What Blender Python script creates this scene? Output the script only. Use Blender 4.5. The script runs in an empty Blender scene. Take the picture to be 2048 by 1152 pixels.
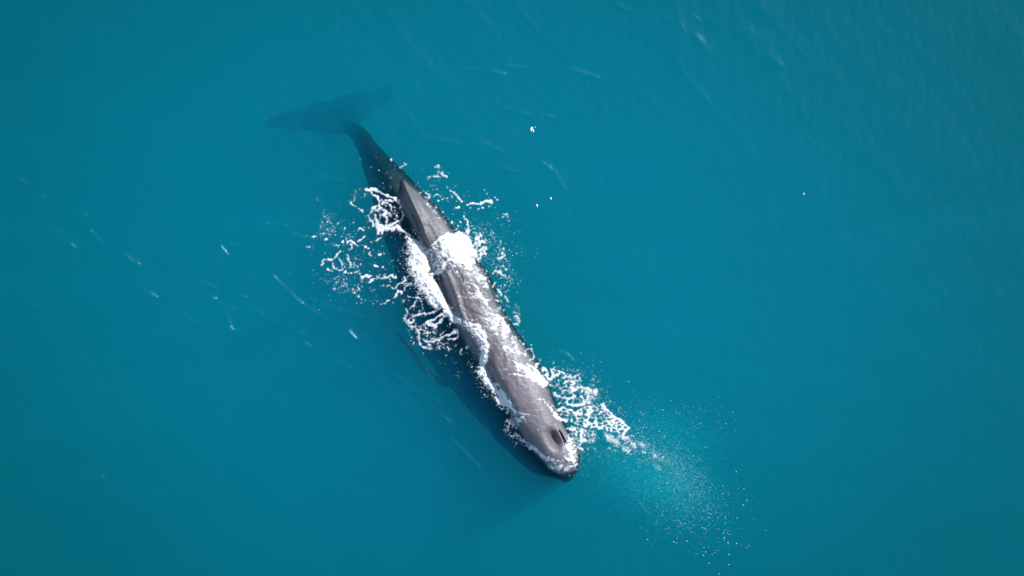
import bpy, math, random
import numpy as np
from mathutils import Vector
from mathutils.bvhtree import BVHTree

random.seed(7)
rng = np.random.default_rng(7)
sc = bpy.context.scene
COL = sc.collection

# ------------------------------------------------------------------ camera, sky, sun
S = 71.0            # photo pixels per metre on the sea surface
H = 50.0            # height of the drone above the sea
cam_d = bpy.data.cameras.new("camera")
cam = bpy.data.objects.new("camera", cam_d)
COL.objects.link(cam)
cam.location = (0, 0, H)
cam.rotation_euler = (0, 0, 0)
cam_d.sensor_width = 36
cam_d.angle = 2 * math.atan((2048 / S / 2) / H)
cam_d.clip_start = 0.5
cam_d.clip_end = 2000
sc.camera = cam

SUN_AZ = math.radians(40)      # from +x towards +y
SUN_EL = math.radians(39)
w = bpy.data.worlds.new("World")
sc.world = w
w.use_nodes = True
nt = w.node_tree
bg = nt.nodes["Background"]
sky = nt.nodes.new("ShaderNodeTexSky")
sky.sky_type = 'NISHITA'
sky.sun_disc = False
sky.sun_elevation = SUN_EL
sky.sun_rotation = math.radians(90) - SUN_AZ
nt.links.new(sky.outputs[0], bg.inputs[0])
bg.inputs[1].default_value = 0.14
sun_d = bpy.data.lights.new("sun", 'SUN')
sun_d.energy = 4.8
sun_d.angle = math.radians(0.53)
sun_d.color = (1.0, 0.975, 0.945)
sun = bpy.data.objects.new("sun", sun_d)
COL.objects.link(sun)
sd = Vector((math.cos(SUN_EL) * math.cos(SUN_AZ), math.cos(SUN_EL) * math.sin(SUN_AZ), math.sin(SUN_EL)))
sun.rotation_euler = sd.to_track_quat('Z', 'Y').to_euler()
sun.location = sd * 100

sc.view_settings.view_transform = 'Standard'
sc.view_settings.look = 'None'
sc.view_settings.exposure = 0.0
sc.view_settings.gamma = 1.0
sc.view_settings.use_curve_mapping = False
sc.cycles.max_bounces = 12
sc.cycles.volume_bounces = 7
sc.cycles.transparent_max_bounces = 24
sc.cycles.use_denoising = True
sc.cycles.denoiser = 'OPENIMAGEDENOISE'
sc.cycles.sample_clamp_indirect = 8


# ------------------------------------------------------------------ helpers
def P(px, py, z=0.0):
    """true place of a point seen at photo pixel (px, py) at height z"""
    k = (H - z) / H
    return ((px - 1024) / S * k, (576 - py) / S * k, z)


def tag(o, label, cat, kind=None, group=None):
    o["label"] = label
    o["category"] = cat
    if kind:
        o["kind"] = kind
    if group:
        o["group"] = group
    return o


def mesh_np(name, verts, faces, mat, smooth=True):
    """verts (n,3), faces (m,k) as numpy arrays -> linked object"""
    me = bpy.data.meshes.new(name)
    verts = np.asarray(verts, np.float32)
    faces = np.asarray(faces, np.int32)
    m, k = faces.shape
    me.vertices.add(len(verts))
    me.vertices.foreach_set("co", verts.ravel())
    me.loops.add(m * k)
    me.loops.foreach_set("vertex_index", faces.ravel())
    me.polygons.add(m)
    me.polygons.foreach_set("loop_start", np.arange(0, m * k, k, dtype=np.int32))
    me.update(calc_edges=True)
    me.polygons.foreach_set("use_smooth", np.full(m, smooth, bool))
    me.validate()
    if mat:
        me.materials.append(mat)
    o = bpy.data.objects.new(name, me)
    COL.objects.link(o)
    return o


_tab = {}


def vnoise(x, y, seed=0):
    if seed not in _tab:
        _tab[seed] = np.random.default_rng(1000 + seed).random((256, 256)).astype(np.float32)
    t = _tab[seed]
    xi = np.floor(x).astype(np.int32)
    yi = np.floor(y).astype(np.int32)
    fx = (x - xi).astype(np.float32)
    fy = (y - yi).astype(np.float32)
    fx = fx * fx * (3 - 2 * fx)
    fy = fy * fy * (3 - 2 * fy)
    x0, x1, y0, y1 = xi & 255, (xi + 1) & 255, yi & 255, (yi + 1) & 255
    a = t[x0, y0] * (1 - fx) + t[x1, y0] * fx
    b = t[x0, y1] * (1 - fx) + t[x1, y1] * fx
    return a * (1 - fy) + b * fy


def fbm(x, y, octs=4, seed=0, gain=0.5):
    s, amp, tot = 0.0, 1.0, 0.0
    c, sn = math.cos(0.7), math.sin(0.7)
    for i in range(octs):
        s = s + amp * vnoise(x, y, seed + i * 17)
        tot += amp
        amp *= gain
        x, y = (x * c - y * sn) * 2.03 + 3.7, (x * sn + y * c) * 2.03 + 9.1
    return s / tot


def sstep(a, b, x):
    t = np.clip((x - a) / (b - a), 0, 1)
    return t * t * (3 - 2 * t)


def catmull(vals, t):
    """vals (n,k) at 0..n-1, sample at t"""
    vals = np.asarray(vals, float)
    n = len(vals)
    i = np.clip(np.floor(t).astype(int), 0, n - 2)
    f = (t - i)[:, None]
    p0 = vals[np.clip(i - 1, 0, n - 1)]
    p1 = vals[i]
    p2 = vals[i + 1]
    p3 = vals[np.clip(i + 2, 0, n - 1)]
    return 0.5 * ((2 * p1) + (-p0 + p2) * f + (2 * p0 - 5 * p1 + 4 * p2 - p3) * f ** 2 + (-p0 + 3 * p1 - 3 * p2 + p3) * f ** 3)


def seg_field(X, Y, pts, ws):
    """max over the polyline of 1 - d/w (1 on the line, 0 at width w); X, Y in px"""
    out = np.zeros(X.shape, np.float32)
    for (ax, ay), (bx, by), wa, wb in zip(pts[:-1], pts[1:], ws[:-1], ws[1:]):
        dx, dy = bx - ax, by - ay
        L2 = dx * dx + dy * dy + 1e-9
        t = np.clip(((X - ax) * dx + (Y - ay) * dy) / L2, 0, 1)
        d = np.hypot(X - ax - t * dx, Y - ay - t * dy)
        out = np.maximum(out, 1 - d / (wa + (wb - wa) * t))
    return out


# ------------------------------------------------------------------ materials
def mat_new(name):
    m = bpy.data.materials.new(name)
    m.use_nodes = True
    n = m.node_tree.nodes
    for x in list(n):
        if x.type != 'OUTPUT_MATERIAL':
            n.remove(x)
    return m, m.node_tree, n["Material Output"]


def water_material():
    m, t, out = mat_new("sea_water")
    N, L = t.nodes.new, t.links.new
    tc = N("ShaderNodeTexCoord")
    mp = N("ShaderNodeMapping")
    mp.inputs["Rotation"].default_value = (0, 0, math.radians(-50))
    mp.inputs["Scale"].default_value = (2.2, 0.9, 1)
    L(tc.outputs["Object"], mp.inputs[0])
    n1 = N("ShaderNodeTexNoise")
    n1.inputs["Scale"].default_value = 1.6
    n1.inputs["Detail"].default_value = 5
    L(mp.outputs[0], n1.inputs["Vector"])
    bp = N("ShaderNodeBump")
    bp.inputs["Strength"].default_value = 0.46
    bp.inputs["Distance"].default_value = 0.07
    L(n1.outputs[0], bp.inputs["Height"])
    tr = N("ShaderNodeBsdfTransparent")
    gl = N("ShaderNodeBsdfGlossy")
    gl.inputs["Roughness"].default_value = 0.30
    gl.inputs["Color"].default_value = (0.42, 0.86, 1.0, 1)
    L(bp.outputs[0], gl.inputs["Normal"])
    # Schlick Fresnel of water, the same from above and below
    lw = N("ShaderNodeLayerWeight")
    lw.inputs["Blend"].default_value = 0.5
    L(bp.outputs[0], lw.inputs["Normal"])
    pw = N("ShaderNodeMath")
    pw.operation = 'POWER'
    pw.inputs[1].default_value = 5.0
    L(lw.outputs["Facing"], pw.inputs[0])
    fr = N("ShaderNodeMath")
    fr.operation = 'MULTIPLY_ADD'
    fr.inputs[1].default_value = 0.98
    fr.inputs[2].default_value = 0.02
    L(pw.outputs[0], fr.inputs[0])
    mx = N("ShaderNodeMixShader")
    L(fr.outputs[0], mx.inputs[0])
    L(tr.outputs[0], mx.inputs[1])
    L(gl.outputs[0], mx.inputs[2])
    L(mx.outputs[0], out.inputs["Surface"])
    # the body of the water: scattering and absorption per metre (r, g, b)
    ss = (0.0010, 0.118, 0.264)
    sa = (1.9, 0.087, 0.081)
    va = N("ShaderNodeVolumeAbsorption")
    vs = N("ShaderNodeVolumeScatter")
    # Blender: absorption = (1 - colour) * density, scattering = colour * density
    da = 2.0
    va.inputs["Density"].default_value = da
    va.inputs["Color"].default_value = tuple(1 - a / da for a in sa) + (1,)
    ds = 0.4
    vs.inputs["Density"].default_value = ds
    vs.inputs["Color"].default_value = tuple(s / ds for s in ss) + (1,)
    # scatter density: random turbidity, painted ripple bands, painted edge darkening (no change with depth)
    sp = N("ShaderNodeSeparateXYZ")
    L(tc.outputs["Object"], sp.inputs[0])
    cb = N("ShaderNodeCombineXYZ")
    L(sp.outputs["X"], cb.inputs["X"])
    L(sp.outputs["Y"], cb.inputs["Y"])
    t1 = N("ShaderNodeTexNoise")
    t1.inputs["Scale"].default_value = 0.075
    t1.inputs["Detail"].default_value = 2
    L(cb.outputs[0], t1.inputs["Vector"])
    m2 = N("ShaderNodeMapping")
    m2.inputs["Rotation"].default_value = (0, 0, math.radians(40))
    m2.inputs["Scale"].default_value = (0.25, 0.9, 1)
    L(cb.outputs[0], m2.inputs[0])
    t2 = N("ShaderNodeTexNoise")  # streaks standing in for light and dark ripple bands
    t2.inputs["Scale"].default_value = 0.9
    t2.inputs["Detail"].default_value = 4
    L(m2.outputs[0], t2.inputs["Vector"])
    # lens edge darkening put into the water: scatter thins away from the middle
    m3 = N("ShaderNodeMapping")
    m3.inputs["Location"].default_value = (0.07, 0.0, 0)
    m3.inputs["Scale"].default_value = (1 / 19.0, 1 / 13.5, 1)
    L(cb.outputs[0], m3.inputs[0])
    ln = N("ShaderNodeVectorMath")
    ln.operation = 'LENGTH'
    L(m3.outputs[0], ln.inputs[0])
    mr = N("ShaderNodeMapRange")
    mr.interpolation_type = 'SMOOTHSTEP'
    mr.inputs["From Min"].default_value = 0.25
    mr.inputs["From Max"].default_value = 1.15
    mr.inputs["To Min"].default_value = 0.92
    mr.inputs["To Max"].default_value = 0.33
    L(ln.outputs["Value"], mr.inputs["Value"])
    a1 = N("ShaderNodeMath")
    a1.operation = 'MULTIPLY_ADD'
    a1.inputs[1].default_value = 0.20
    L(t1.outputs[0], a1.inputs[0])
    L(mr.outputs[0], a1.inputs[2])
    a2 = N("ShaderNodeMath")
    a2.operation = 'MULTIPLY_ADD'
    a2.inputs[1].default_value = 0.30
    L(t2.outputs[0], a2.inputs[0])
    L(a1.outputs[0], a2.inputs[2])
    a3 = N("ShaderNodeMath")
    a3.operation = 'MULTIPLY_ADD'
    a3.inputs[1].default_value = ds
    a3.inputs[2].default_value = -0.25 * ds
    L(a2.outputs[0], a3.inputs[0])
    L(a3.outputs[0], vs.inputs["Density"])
    # even greenish haze of algae
    vg = N("ShaderNodeVolumeScatter")
    vg.inputs["Color"].default_value = (0.0, 1.0, 0.10, 1)
    vg.inputs["Density"].default_value = 0.033
    vs.inputs["Anisotropy"].default_value = 0.0
    ad = N("ShaderNodeAddShader")
    L(va.outputs[0], ad.inputs[0])
    L(vs.outputs[0], ad.inputs[1])
    ad2 = N("ShaderNodeAddShader")
    L(ad.outputs[0], ad2.inputs[0])
    L(vg.outputs[0], ad2.inputs[1])
    L(ad2.outputs[0], out.inputs["Volume"])
    return m


def skin_material():
    m, t, out = mat_new("whale_skin")
    N, L = t.nodes.new, t.links.new
    tc = N("ShaderNodeTexCoord")
    b = N("ShaderNodeBsdfPrincipled")
    geo = N("ShaderNodeNewGeometry")
    sx = N("ShaderNodeSeparateXYZ")
    L(geo.outputs["Position"], sx.inputs[0])
    n1 = N("ShaderNodeTexNoise")
    n1.inputs["Scale"].default_value = 1.1
    n1.inputs["Detail"].default_value = 6
    n1.inputs["Roughness"].default_value = 0.62
    L(tc.outputs["Object"], n1.inputs["Vector"])
    cr = N("ShaderNodeValToRGB")
    cr.color_ramp.elements[0].position = 0.3
    cr.color_ramp.elements[0].color = (0.112, 0.101, 0.118, 1)
    cr.color_ramp.elements[1].position = 0.72
    cr.color_ramp.elements[1].color = (0.186, 0.172, 0.196, 1)
    L(n1.outputs[0], cr.inputs[0])
    # fine pale scratches and flecks
    mp = N("ShaderNodeMapping")
    mp.inputs["Rotation"].default_value = (0, 0, math.radians(-25))
    mp.inputs["Scale"].default_value = (3.0, 11, 5)
    L(tc.outputs["Object"], mp.inputs[0])
    n2 = N("ShaderNodeTexNoise")
    n2.inputs["Scale"].default_value = 2.5
    n2.inputs["Detail"].default_value = 4
    n2.inputs["Distortion"].default_value = 0.6
    L(mp.outputs[0], n2.inputs["Vector"])
    r2 = N("ShaderNodeValToRGB")
    r2.color_ramp.elements[0].position = 0.66
    r2.color_ramp.elements[1].position = 0.80
    L(n2.outputs[0], r2.inputs[0])
    mx = N("ShaderNodeMix")
    mx.data_type = 'RGBA'
    mx.inputs[7].default_value = (0.40, 0.385, 0.40, 1)
    ml = N("ShaderNodeMath")
    ml.operation = 'MULTIPLY'
    ml.inputs[1].default_value = 0.28
    L(r2.outputs[0], ml.inputs[0])
    L(ml.outputs[0], mx.inputs[0])
    L(cr.outputs[0], mx.inputs[6])
    # skin is dark; in the air, sun and sky sheen is painted into its colour
    air_sheen = N("ShaderNodeMapRange")
    air_sheen.inputs["From Min"].default_value = -0.32
    air_sheen.inputs["From Max"].default_value = 0.14
    air_sheen.inputs["To Min"].default_value = 0.15
    air_sheen.inputs["To Max"].default_value = 1.0
    L(sx.outputs["Z"], air_sheen.inputs["Value"])
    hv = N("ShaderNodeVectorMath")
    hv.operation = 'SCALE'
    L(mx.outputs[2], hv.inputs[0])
    # the head is paler than the back and tail
    so = N("ShaderNodeSeparateXYZ")
    L(tc.outputs["Object"], so.inputs[0])
    hd = N("ShaderNodeMapRange")
    hd.interpolation_type = 'SMOOTHSTEP'
    hd.inputs["From Min"].default_value = -2.6
    hd.inputs["From Max"].default_value = 0.8
    hd.inputs["To Min"].default_value = 0.72
    hd.inputs["To Max"].default_value = 1.0
    L(so.outputs["X"], hd.inputs["Value"])
    mu = N("ShaderNodeMath")
    mu.operation = 'MULTIPLY'
    L(air_sheen.outputs[0], mu.inputs[0])
    L(hd.outputs[0], mu.inputs[1])
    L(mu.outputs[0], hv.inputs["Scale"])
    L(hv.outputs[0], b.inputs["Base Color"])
    # wrinkled wet relief
    n3 = N("ShaderNodeTexNoise")
    n3.inputs["Scale"].default_value = 9
    n3.inputs["Detail"].default_value = 6
    L(tc.outputs["Object"], n3.inputs["Vector"])
    ad = N("ShaderNodeMath")
    ad.operation = 'ADD'
    m3 = N("ShaderNodeMath")
    m3.operation = 'MULTIPLY'
    m3.inputs[1].default_value = 0.8
    L(n2.outputs[0], m3.inputs[0])
    L(n3.outputs[0], ad.inputs[0])
    L(m3.outputs[0], ad.inputs[1])
    bp = N("ShaderNodeBump")
    bp.inputs["Strength"].default_value = 0.55
    bp.inputs["Distance"].default_value = 0.03
    L(ad.outputs[0], bp.inputs["Height"])
    L(bp.outputs[0], b.inputs["Normal"])
    b.inputs["Roughness"].default_value = 0.55
    # skin against water reflects almost nothing; only skin in the air has a gloss
    mr = N("ShaderNodeMapRange")
    mr.inputs["From Min"].default_value = -0.06
    mr.inputs["From Max"].default_value = 0.06
    mr.inputs["To Min"].default_value = 0.0
    mr.inputs["To Max"].default_value = 1.0
    L(sx.outputs["Z"], mr.inputs["Value"])
    L(mr.outputs[0], b.inputs["Specular IOR Level"])
    L(b.outputs[0], out.inputs["Surface"])
    return m


def simple_material(name, col, rough, bump=None):
    m, t, out = mat_new(name)
    b = t.nodes.new("ShaderNodeBsdfPrincipled")
    b.inputs["Base Color"].default_value = col + (1,)
    b.inputs["Roughness"].default_value = rough
    if bump:
        tc = t.nodes.new("ShaderNodeTexCoord")
        n = t.nodes.new("ShaderNodeTexNoise")
        n.inputs["Scale"].default_value = bump[0]
        n.inputs["Detail"].default_value = 4
        t.links.new(tc.outputs["Object"], n.inputs["Vector"])
        bp = t.nodes.new("ShaderNodeBump")
        bp.inputs["Strength"].default_value = bump[1]
        bp.inputs["Distance"].default_value = bump[2]
        t.links.new(n.outputs[0], bp.inputs["Height"])
        t.links.new(bp.outputs[0], b.inputs["Normal"])
    t.links.new(b.outputs[0], out.inputs["Surface"])
    return m


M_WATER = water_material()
M_SKIN = skin_material()
M_FOAM = simple_material("sea_foam", (0.86, 0.88, 0.89), 0.7, (14, 0.5, 0.04))
_t = M_FOAM.node_tree
_b = next(n for n in _t.nodes if n.type == 'BSDF_PRINCIPLED')
M_FLECK = M_FOAM.copy()
_at = _t.nodes.new("ShaderNodeAttribute")
_at.attribute_name = "packing"
_t.links.new(_at.outputs["Fac"], _b.inputs["Alpha"])
M_DROP = simple_material("water_spray", (0.88, 0.90, 0.92), 0.35)
M_BUBBLE = simple_material("air_bubbles", (0.74, 0.84, 0.92), 0.6)

# ------------------------------------------------------------------ water surface
# wave crests and ripple lines seen on the calm sea: (points px, height m, half width m)
CRESTS = [
    ([(547, 553), (562, 572), (580, 590), (602, 608)], .075, .085),
    ([(602, 608), (620, 621), (636, 632), (662, 645)], .040, .09),
    ([(668, 655), (683, 661), (700, 665), (714, 680)], .070, .09),
    ([(284, 580), (298, 588), (314, 595)], .062, .085),
    ([(253, 508), (262, 518), (277, 527)], .058, .085),
    ([(178, 461), (190, 477), (205, 491)], .050, .09),
    ([(163, 426), (174, 433)], .05, .085),
    ([(528, 450), (548, 454)], .066, .08),
    ([(550, 447), (572, 452)], .055, .08),
    ([(561, 464), (585, 467), (610, 474)], .060, .085),
    ([(441, 493), (455, 508)], .055, .12),
    ([(460, 488), (478, 491)], .048, .09),
    ([(492, 553), (506, 557)], .06, .08),
    ([(369, 562), (400, 567), (434, 580)], .047, .09),
    ([(385, 587), (420, 597), (444, 614), (461, 659)], .042, .09),
    ([(420, 597), (430, 600)], .055, .08),
    ([(458, 615), (470, 618)], .060, .08),
    ([(478, 590), (490, 596)], .056, .08),
    ([(455, 655), (470, 662)], .060, .08),
    ([(127, 484), (137, 488), (150, 498)], .055, .085),
    ([(100, 458), (118, 464)], .045, .09),
    ([(61, 609), (90, 622), (116, 638)], .045, .10),
    ([(85, 608), (104, 604)], .045, .09),
    ([(20, 351), (38, 356), (55, 365)], .048, .10),
    ([(80, 390), (86, 396)], .05, .09),
    ([(500, 616), (540, 640), (570, 652), (610, 672)], .040, .10),
    ([(360, 625), (395, 650)], .035, .09),
    ([(611, 688), (624, 698)], .055, .09),
    ([(560, 700), (575, 706)], .045, .09),
    ([(868, 801), (886, 809)], .05, .09),
    ([(123, 945), (160, 952), (200, 957)], .05, .18),
    ([(300, 985), (330, 995)], .03, .15),
    ([(1330, 35), (1345, 47), (1362, 52)], .03, .10),
    ([(1385, 28), (1402, 42)], .03, .10),
    ([(1230, 8), (1258, 22)], .03, .12),
    ([(925, 142), (965, 144), (1010, 147)], .045, .10),
    ([(1008, 130), (1050, 135)], .040, .10),
    ([(1125, 140), (1160, 146), (1200, 155)], .045, .10),
    ([(1490, 60), (1520, 95), (1555, 135)], .030, .3),
    ([(1390, 75), (1410, 100)], .030, .3),
    ([(900, 265), (930, 267)], .058, .08),
    ([(845, 280), (885, 281), (925, 287)], .052, .09),
    ([(930, 287), (975, 292), (1005, 305)], .035, .09),
    ([(1008, 215), (1055, 228)], .035, .09),
    ([(1095, 232), (1110, 236)], .06, .08),
    ([(1080, 325), (1105, 345), (1130, 385)], .035, .10),
    ([(985, 330), (1040, 345)], .03, .09),
    ([(1112, 702), (1132, 711), (1148, 724)], .055, .06),
    ([(600, 505), (640, 512)], .035, .09),
    ([(620, 600), (680, 625), (740, 640)], .035, .09),
    ([(640, 690), (700, 740)], .03, .1),
    ([(780, 745), (850, 800), (900, 850)], .035, .1),
    ([(800, 690), (850, 745), (870, 765)], .03, .09),
    ([(900, 880), (960, 935)], .03, .1),
    ([(640, 355), (690, 362)], .025, .1),
]


def water_height(x, y):
    """x, y world arrays"""
    c, s = math.cos(math.radians(-48)), math.sin(math.radians(-48))
    u, v = x * c + y * s, -x * s + y * c          # u along the crests
    z = 0.10 * (fbm(u * 0.10 + 7, v * 0.22 + 3, 3, 3) - 0.5)
    left = sstep(4.0, -4.0, x + 0.35 * y)
    z = z + (0.018 + 0.030 * left) * (fbm(u * 0.55 + 40, v * 1.7 + 20, 4, 11) - 0.5)
    # short steep wavelets in loose trains
    n = fbm(u * 0.26 + 11, v * 1.0 + 5, 3, 23, 0.42)
    rdg = (1 - np.abs(2 * n - 1)) ** 6
    top_ = sstep(2.5, 6.5, y) * sstep(11, 4, x)
    patch = sstep(0.30, 0.62, fbm(x * 0.16 + 3, y * 0.16 + 8, 2, 29)) * np.clip(0.05 + np.exp(-((x + 8.5) / 5.5) ** 2 - ((y - 0.4) / 4.4) ** 2) + 0.2 * top_, 0, 1)
    z = z + 0.075 * rdg * patch
    wx = x * S + 1024
    wy = 576 - y * S
    return z, wx, wy


gx0, gx1, gy0, gy1, st = -17.2, 17.2, -10.4, 10.4, 0.04
xs = np.arange(gx0, gx1 + 1e-6, st)
ys = np.arange(gy0, gy1 + 1e-6, st)
GX, GY = np.meshgrid(xs, ys)
WZ, _, _ = water_height(GX, GY)
# crests
wob = 6 * (vnoise(GX * 1.3, GY * 1.3, 51) - 0.5) + 3 * (vnoise(GX * 4, GY * 4, 52) - 0.5)
wob2 = 6 * (vnoise(GX * 1.3 + 50, GY * 1.3, 53) - 0.5) + 3 * (vnoise(GX * 4 + 50, GY * 4, 54) - 0.5)
brk = 0.45 + 0.9 * vnoise(GX * 2.1, GY * 2.1, 55)
PXg, PYg = GX * S + 1024 + wob, 576 - GY * S + wob2


def win(px0, px1, py0, py1):
    ix0 = int(np.clip(((px0 - 1024) / S - gx0) / st, 0, len(xs) - 1))
    ix1 = int(np.clip(((px1 - 1024) / S - gx0) / st + 1, 1, len(xs)))
    iy0 = int(np.clip(((576 - py1) / S - gy0) / st, 0, len(ys) - 1))
    iy1 = int(np.clip(((576 - py0) / S - gy0) / st + 1, 1, len(ys)))
    return slice(iy0, iy1), slice(ix0, ix1)


for pts, amp, hw in CRESTS:
    if pts[0][0] > 800 and pts[0][1] < 400:
        amp *= 0.82          # calmer water on this side
    wp = hw * S * 2.6
    a = np.array(pts)
    sl = win(a[:, 0].min() - wp - 8, a[:, 0].max() + wp + 8, a[:, 1].min() - wp - 8, a[:, 1].max() + wp + 8)
    n = len(pts)
    f = seg_field(PXg[sl], PYg[sl], pts, [wp * (0.45 if i in (0, n - 1) else 1) for i in range(n)])
    d = (1 - f) * 2.6
    WZ[sl] += np.where(f > 0, 0.9 * amp * np.exp(-d * d) * np.clip(brk[sl], 0, 1.15), 0)
# water carried up over the whale's left flank
BANK = [(815, 500), (835, 545), (868, 600), (900, 640), (940, 668), (952, 700), (955, 740), (975, 785), (1010, 820), (1030, 850)]
sl = win(680, 1120, 420, 960)
f = seg_field(GX[sl] * S + 1024, 576 - GY[sl] * S, BANK, [45] * len(BANK))
WZ[sl] += 0.10 * sstep(0, 1, f)

ny, nx = GX.shape
edge = np.minimum.reduce([GX - gx0, gx1 - GX, GY - gy0, gy1 - GY])
WZ *= sstep(0, 1.0, edge)
V = np.stack([GX, GY, WZ], -1).reshape(-1, 3)
idx = np.arange(nx * ny).reshape(ny, nx)
F = np.stack([idx[:-1, :-1], idx[:-1, 1:], idx[1:, 1:], idx[1:, :-1]], -1).reshape(-1, 4)
# far sea: quads from each grid border out to +-900 m, then walls and bottom
FAR, DEEP = 900.0, -30.0
bx, extra, ef = len(V), [], []
corners = [(-FAR, -FAR), (FAR, -FAR), (FAR, FAR), (-FAR, FAR)]
for z in (0.0, DEEP):
    for c_ in corners:
        extra.append((c_[0], c_[1], z))
tris = []
borders = [idx[0, :], idx[:, -1], idx[-1, ::-1], idx[::-1, 0]]
for k, b_ in enumerate(borders):
    c0, c1 = bx + k, bx + (k + 1) % 4
    mid = len(b_) // 2
    for i in range(len(b_) - 1):
        tris.append((b_[i + 1], b_[i], c0 if i < mid else c1))
    tris.append((b_[mid], c0, c1))
for k in range(4):
    c0, c1 = bx + k, bx + (k + 1) % 4
    tris += [(c1, c0, c0 + 4), (c1, c0 + 4, c1 + 4)]
tris += [(bx + 4, bx + 6, bx + 5), (bx + 4, bx + 7, bx + 6)]
V = np.vstack([V, np.array(extra)])
T = np.concatenate([F[:, [0, 1, 2]], F[:, [0, 2, 3]], np.array(tris, int)])
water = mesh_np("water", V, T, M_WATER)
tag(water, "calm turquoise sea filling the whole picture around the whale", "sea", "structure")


def grid_water(x, y):
    """bilinear water height at world points"""
    fx = np.clip((x - gx0) / st, 0, nx - 1.001)
    fy = np.clip((y - gy0) / st, 0, ny - 1.001)
    i, j = fx.astype(int), fy.astype(int)
    a, b = fx - i, fy - j
    return (WZ[j, i] * (1 - a) * (1 - b) + WZ[j, i + 1] * a * (1 - b) + WZ[j + 1, i] * (1 - a) * b + WZ[j + 1, i + 1] * a * b)


# ------------------------------------------------------------------ the whale
# stations tail -> snout: left edge px, right edge px, mid height, rise to the top, fall to the belly
ST = [
    (684, 262, 688, 240, -2.25, .12, .15),
    (696, 272, 703, 243, -1.70, .18, .22),
    (711, 294, 733, 261, -1.08, .30, .35),
    (719, 316, 752, 286, -.95, .40, .45),
    (727, 343, 775, 311, -.84, .46, .55),
    (732, 366, 800, 334, -.77, .52, .65),
    (741, 396, 826, 362, -.69, .60, .8),
    (750, 430, 850, 390, -.60, .72, 1.0),
    (764, 468, 884, 424, -.65, .87, 1.2),
    (776, 510, 918, 470, -.70, 1.0, 1.4),
    (786, 550, 950, 510, -.75, 1.10, 1.5),
    (797, 595, 982, 556, -.80, 1.20, 1.6),
    (811, 645, 1003, 608, -.80, 1.20, 1.6),
    (830, 690, 1031, 656, -.80, 1.22, 1.6),
    (858, 730, 1061, 700, -.80, 1.25, 1.6),
    (890, 773, 1087, 742, -.80, 1.28, 1.6),
    (926, 814, 1105, 787, -.80, 1.30, 1.6),
    (961, 852, 1121, 828, -.80, 1.30, 1.6),
    (996, 890, 1138, 861, -.80, 1.24, 1.5),
    (1030, 925, 1152, 890, -.85, 1.26, 1.3),
    (1062, 950, 1159, 913, -.98, 1.30, 1.0),
    (1090, 960, 1156, 932, -1.30, 1.18, .8),
    (1110, 966, 1150, 948, -1.75, 1.0, .5),
    (1126, 966, 1140, 960, -2.1, .20, .2),
]
NR, NS = 420, 120
t = np.linspace(0, len(ST) - 1, NR)
C = catmull(ST, t)
rings = []
for tt_, r in zip(t, C):
    lx, ly, rx, ry, zc, b, bb = r
    k_ = (H - zc) / H
    A = np.array([(lx - 1024) / S, (576 - ly) / S]) * k_
    B = np.array([(rx - 1024) / S, (576 - ry) / S]) * k_
    c0 = (A + B) / 2
    half = (B - A) / 2
    th = np.linspace(0, 2 * math.pi, NS, endpoint=False)
    ks = 0.42
    sn, cs = np.sin(th), np.cos(th)
    lat = np.where(cs < 0, 1.0, math.sqrt(1 - ks * ks)) * cs + ks * np.maximum(sn, 0)
    top = zc + b
    u_ = np.abs(cs)
    right = zc + b * np.abs(sn) ** (1.0 + 0.85 * u_)
    drop = np.clip(top + 0.26, 0.15 * b, 0.9 * b)
    shelf = top - drop
    zl = zc - 1.0 * b
    fl = float(sstep(15.5, 18.5, tt_))
    left = top - drop * sstep(0.20 + 0.20 * fl, 0.74 + 0.16 * fl, u_) - (shelf - zl) * u_ ** 3.0
    zz = np.where(sn >= 0, np.where(cs < 0, left, right), np.where(cs < 0, zc - 1.0 * b * u_, zc) - bb * np.abs(sn) ** 0.85)
    rings.append(np.stack([c0[0] + half[0] * lat, c0[1] + half[1] * lat, zz], -1))
rings = np.array(rings)
bv = rings.reshape(-1, 3)
ii = np.arange(NR * NS).reshape(NR, NS)
jj = np.roll(ii, -1, axis=1)
bf = np.stack([ii[:-1], jj[:-1], jj[1:], ii[1:]], -1).reshape(-1, 4)
VS, FS = [bv], [bf]
nv = len(bv)
cap = np.array([rings[0].mean(0), rings[-1].mean(0)])
VS.append(cap)
c0f = np.stack([np.full(NS, nv), jj[0], ii[0], np.full(NS, nv)], -1)
c1f = np.stack([np.full(NS, nv + 1), ii[-1], jj[-1], np.full(NS, nv + 1)], -1)
tri_caps = np.concatenate([c0f[:, :3], c1f[:, :3]])
nv += 2


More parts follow.
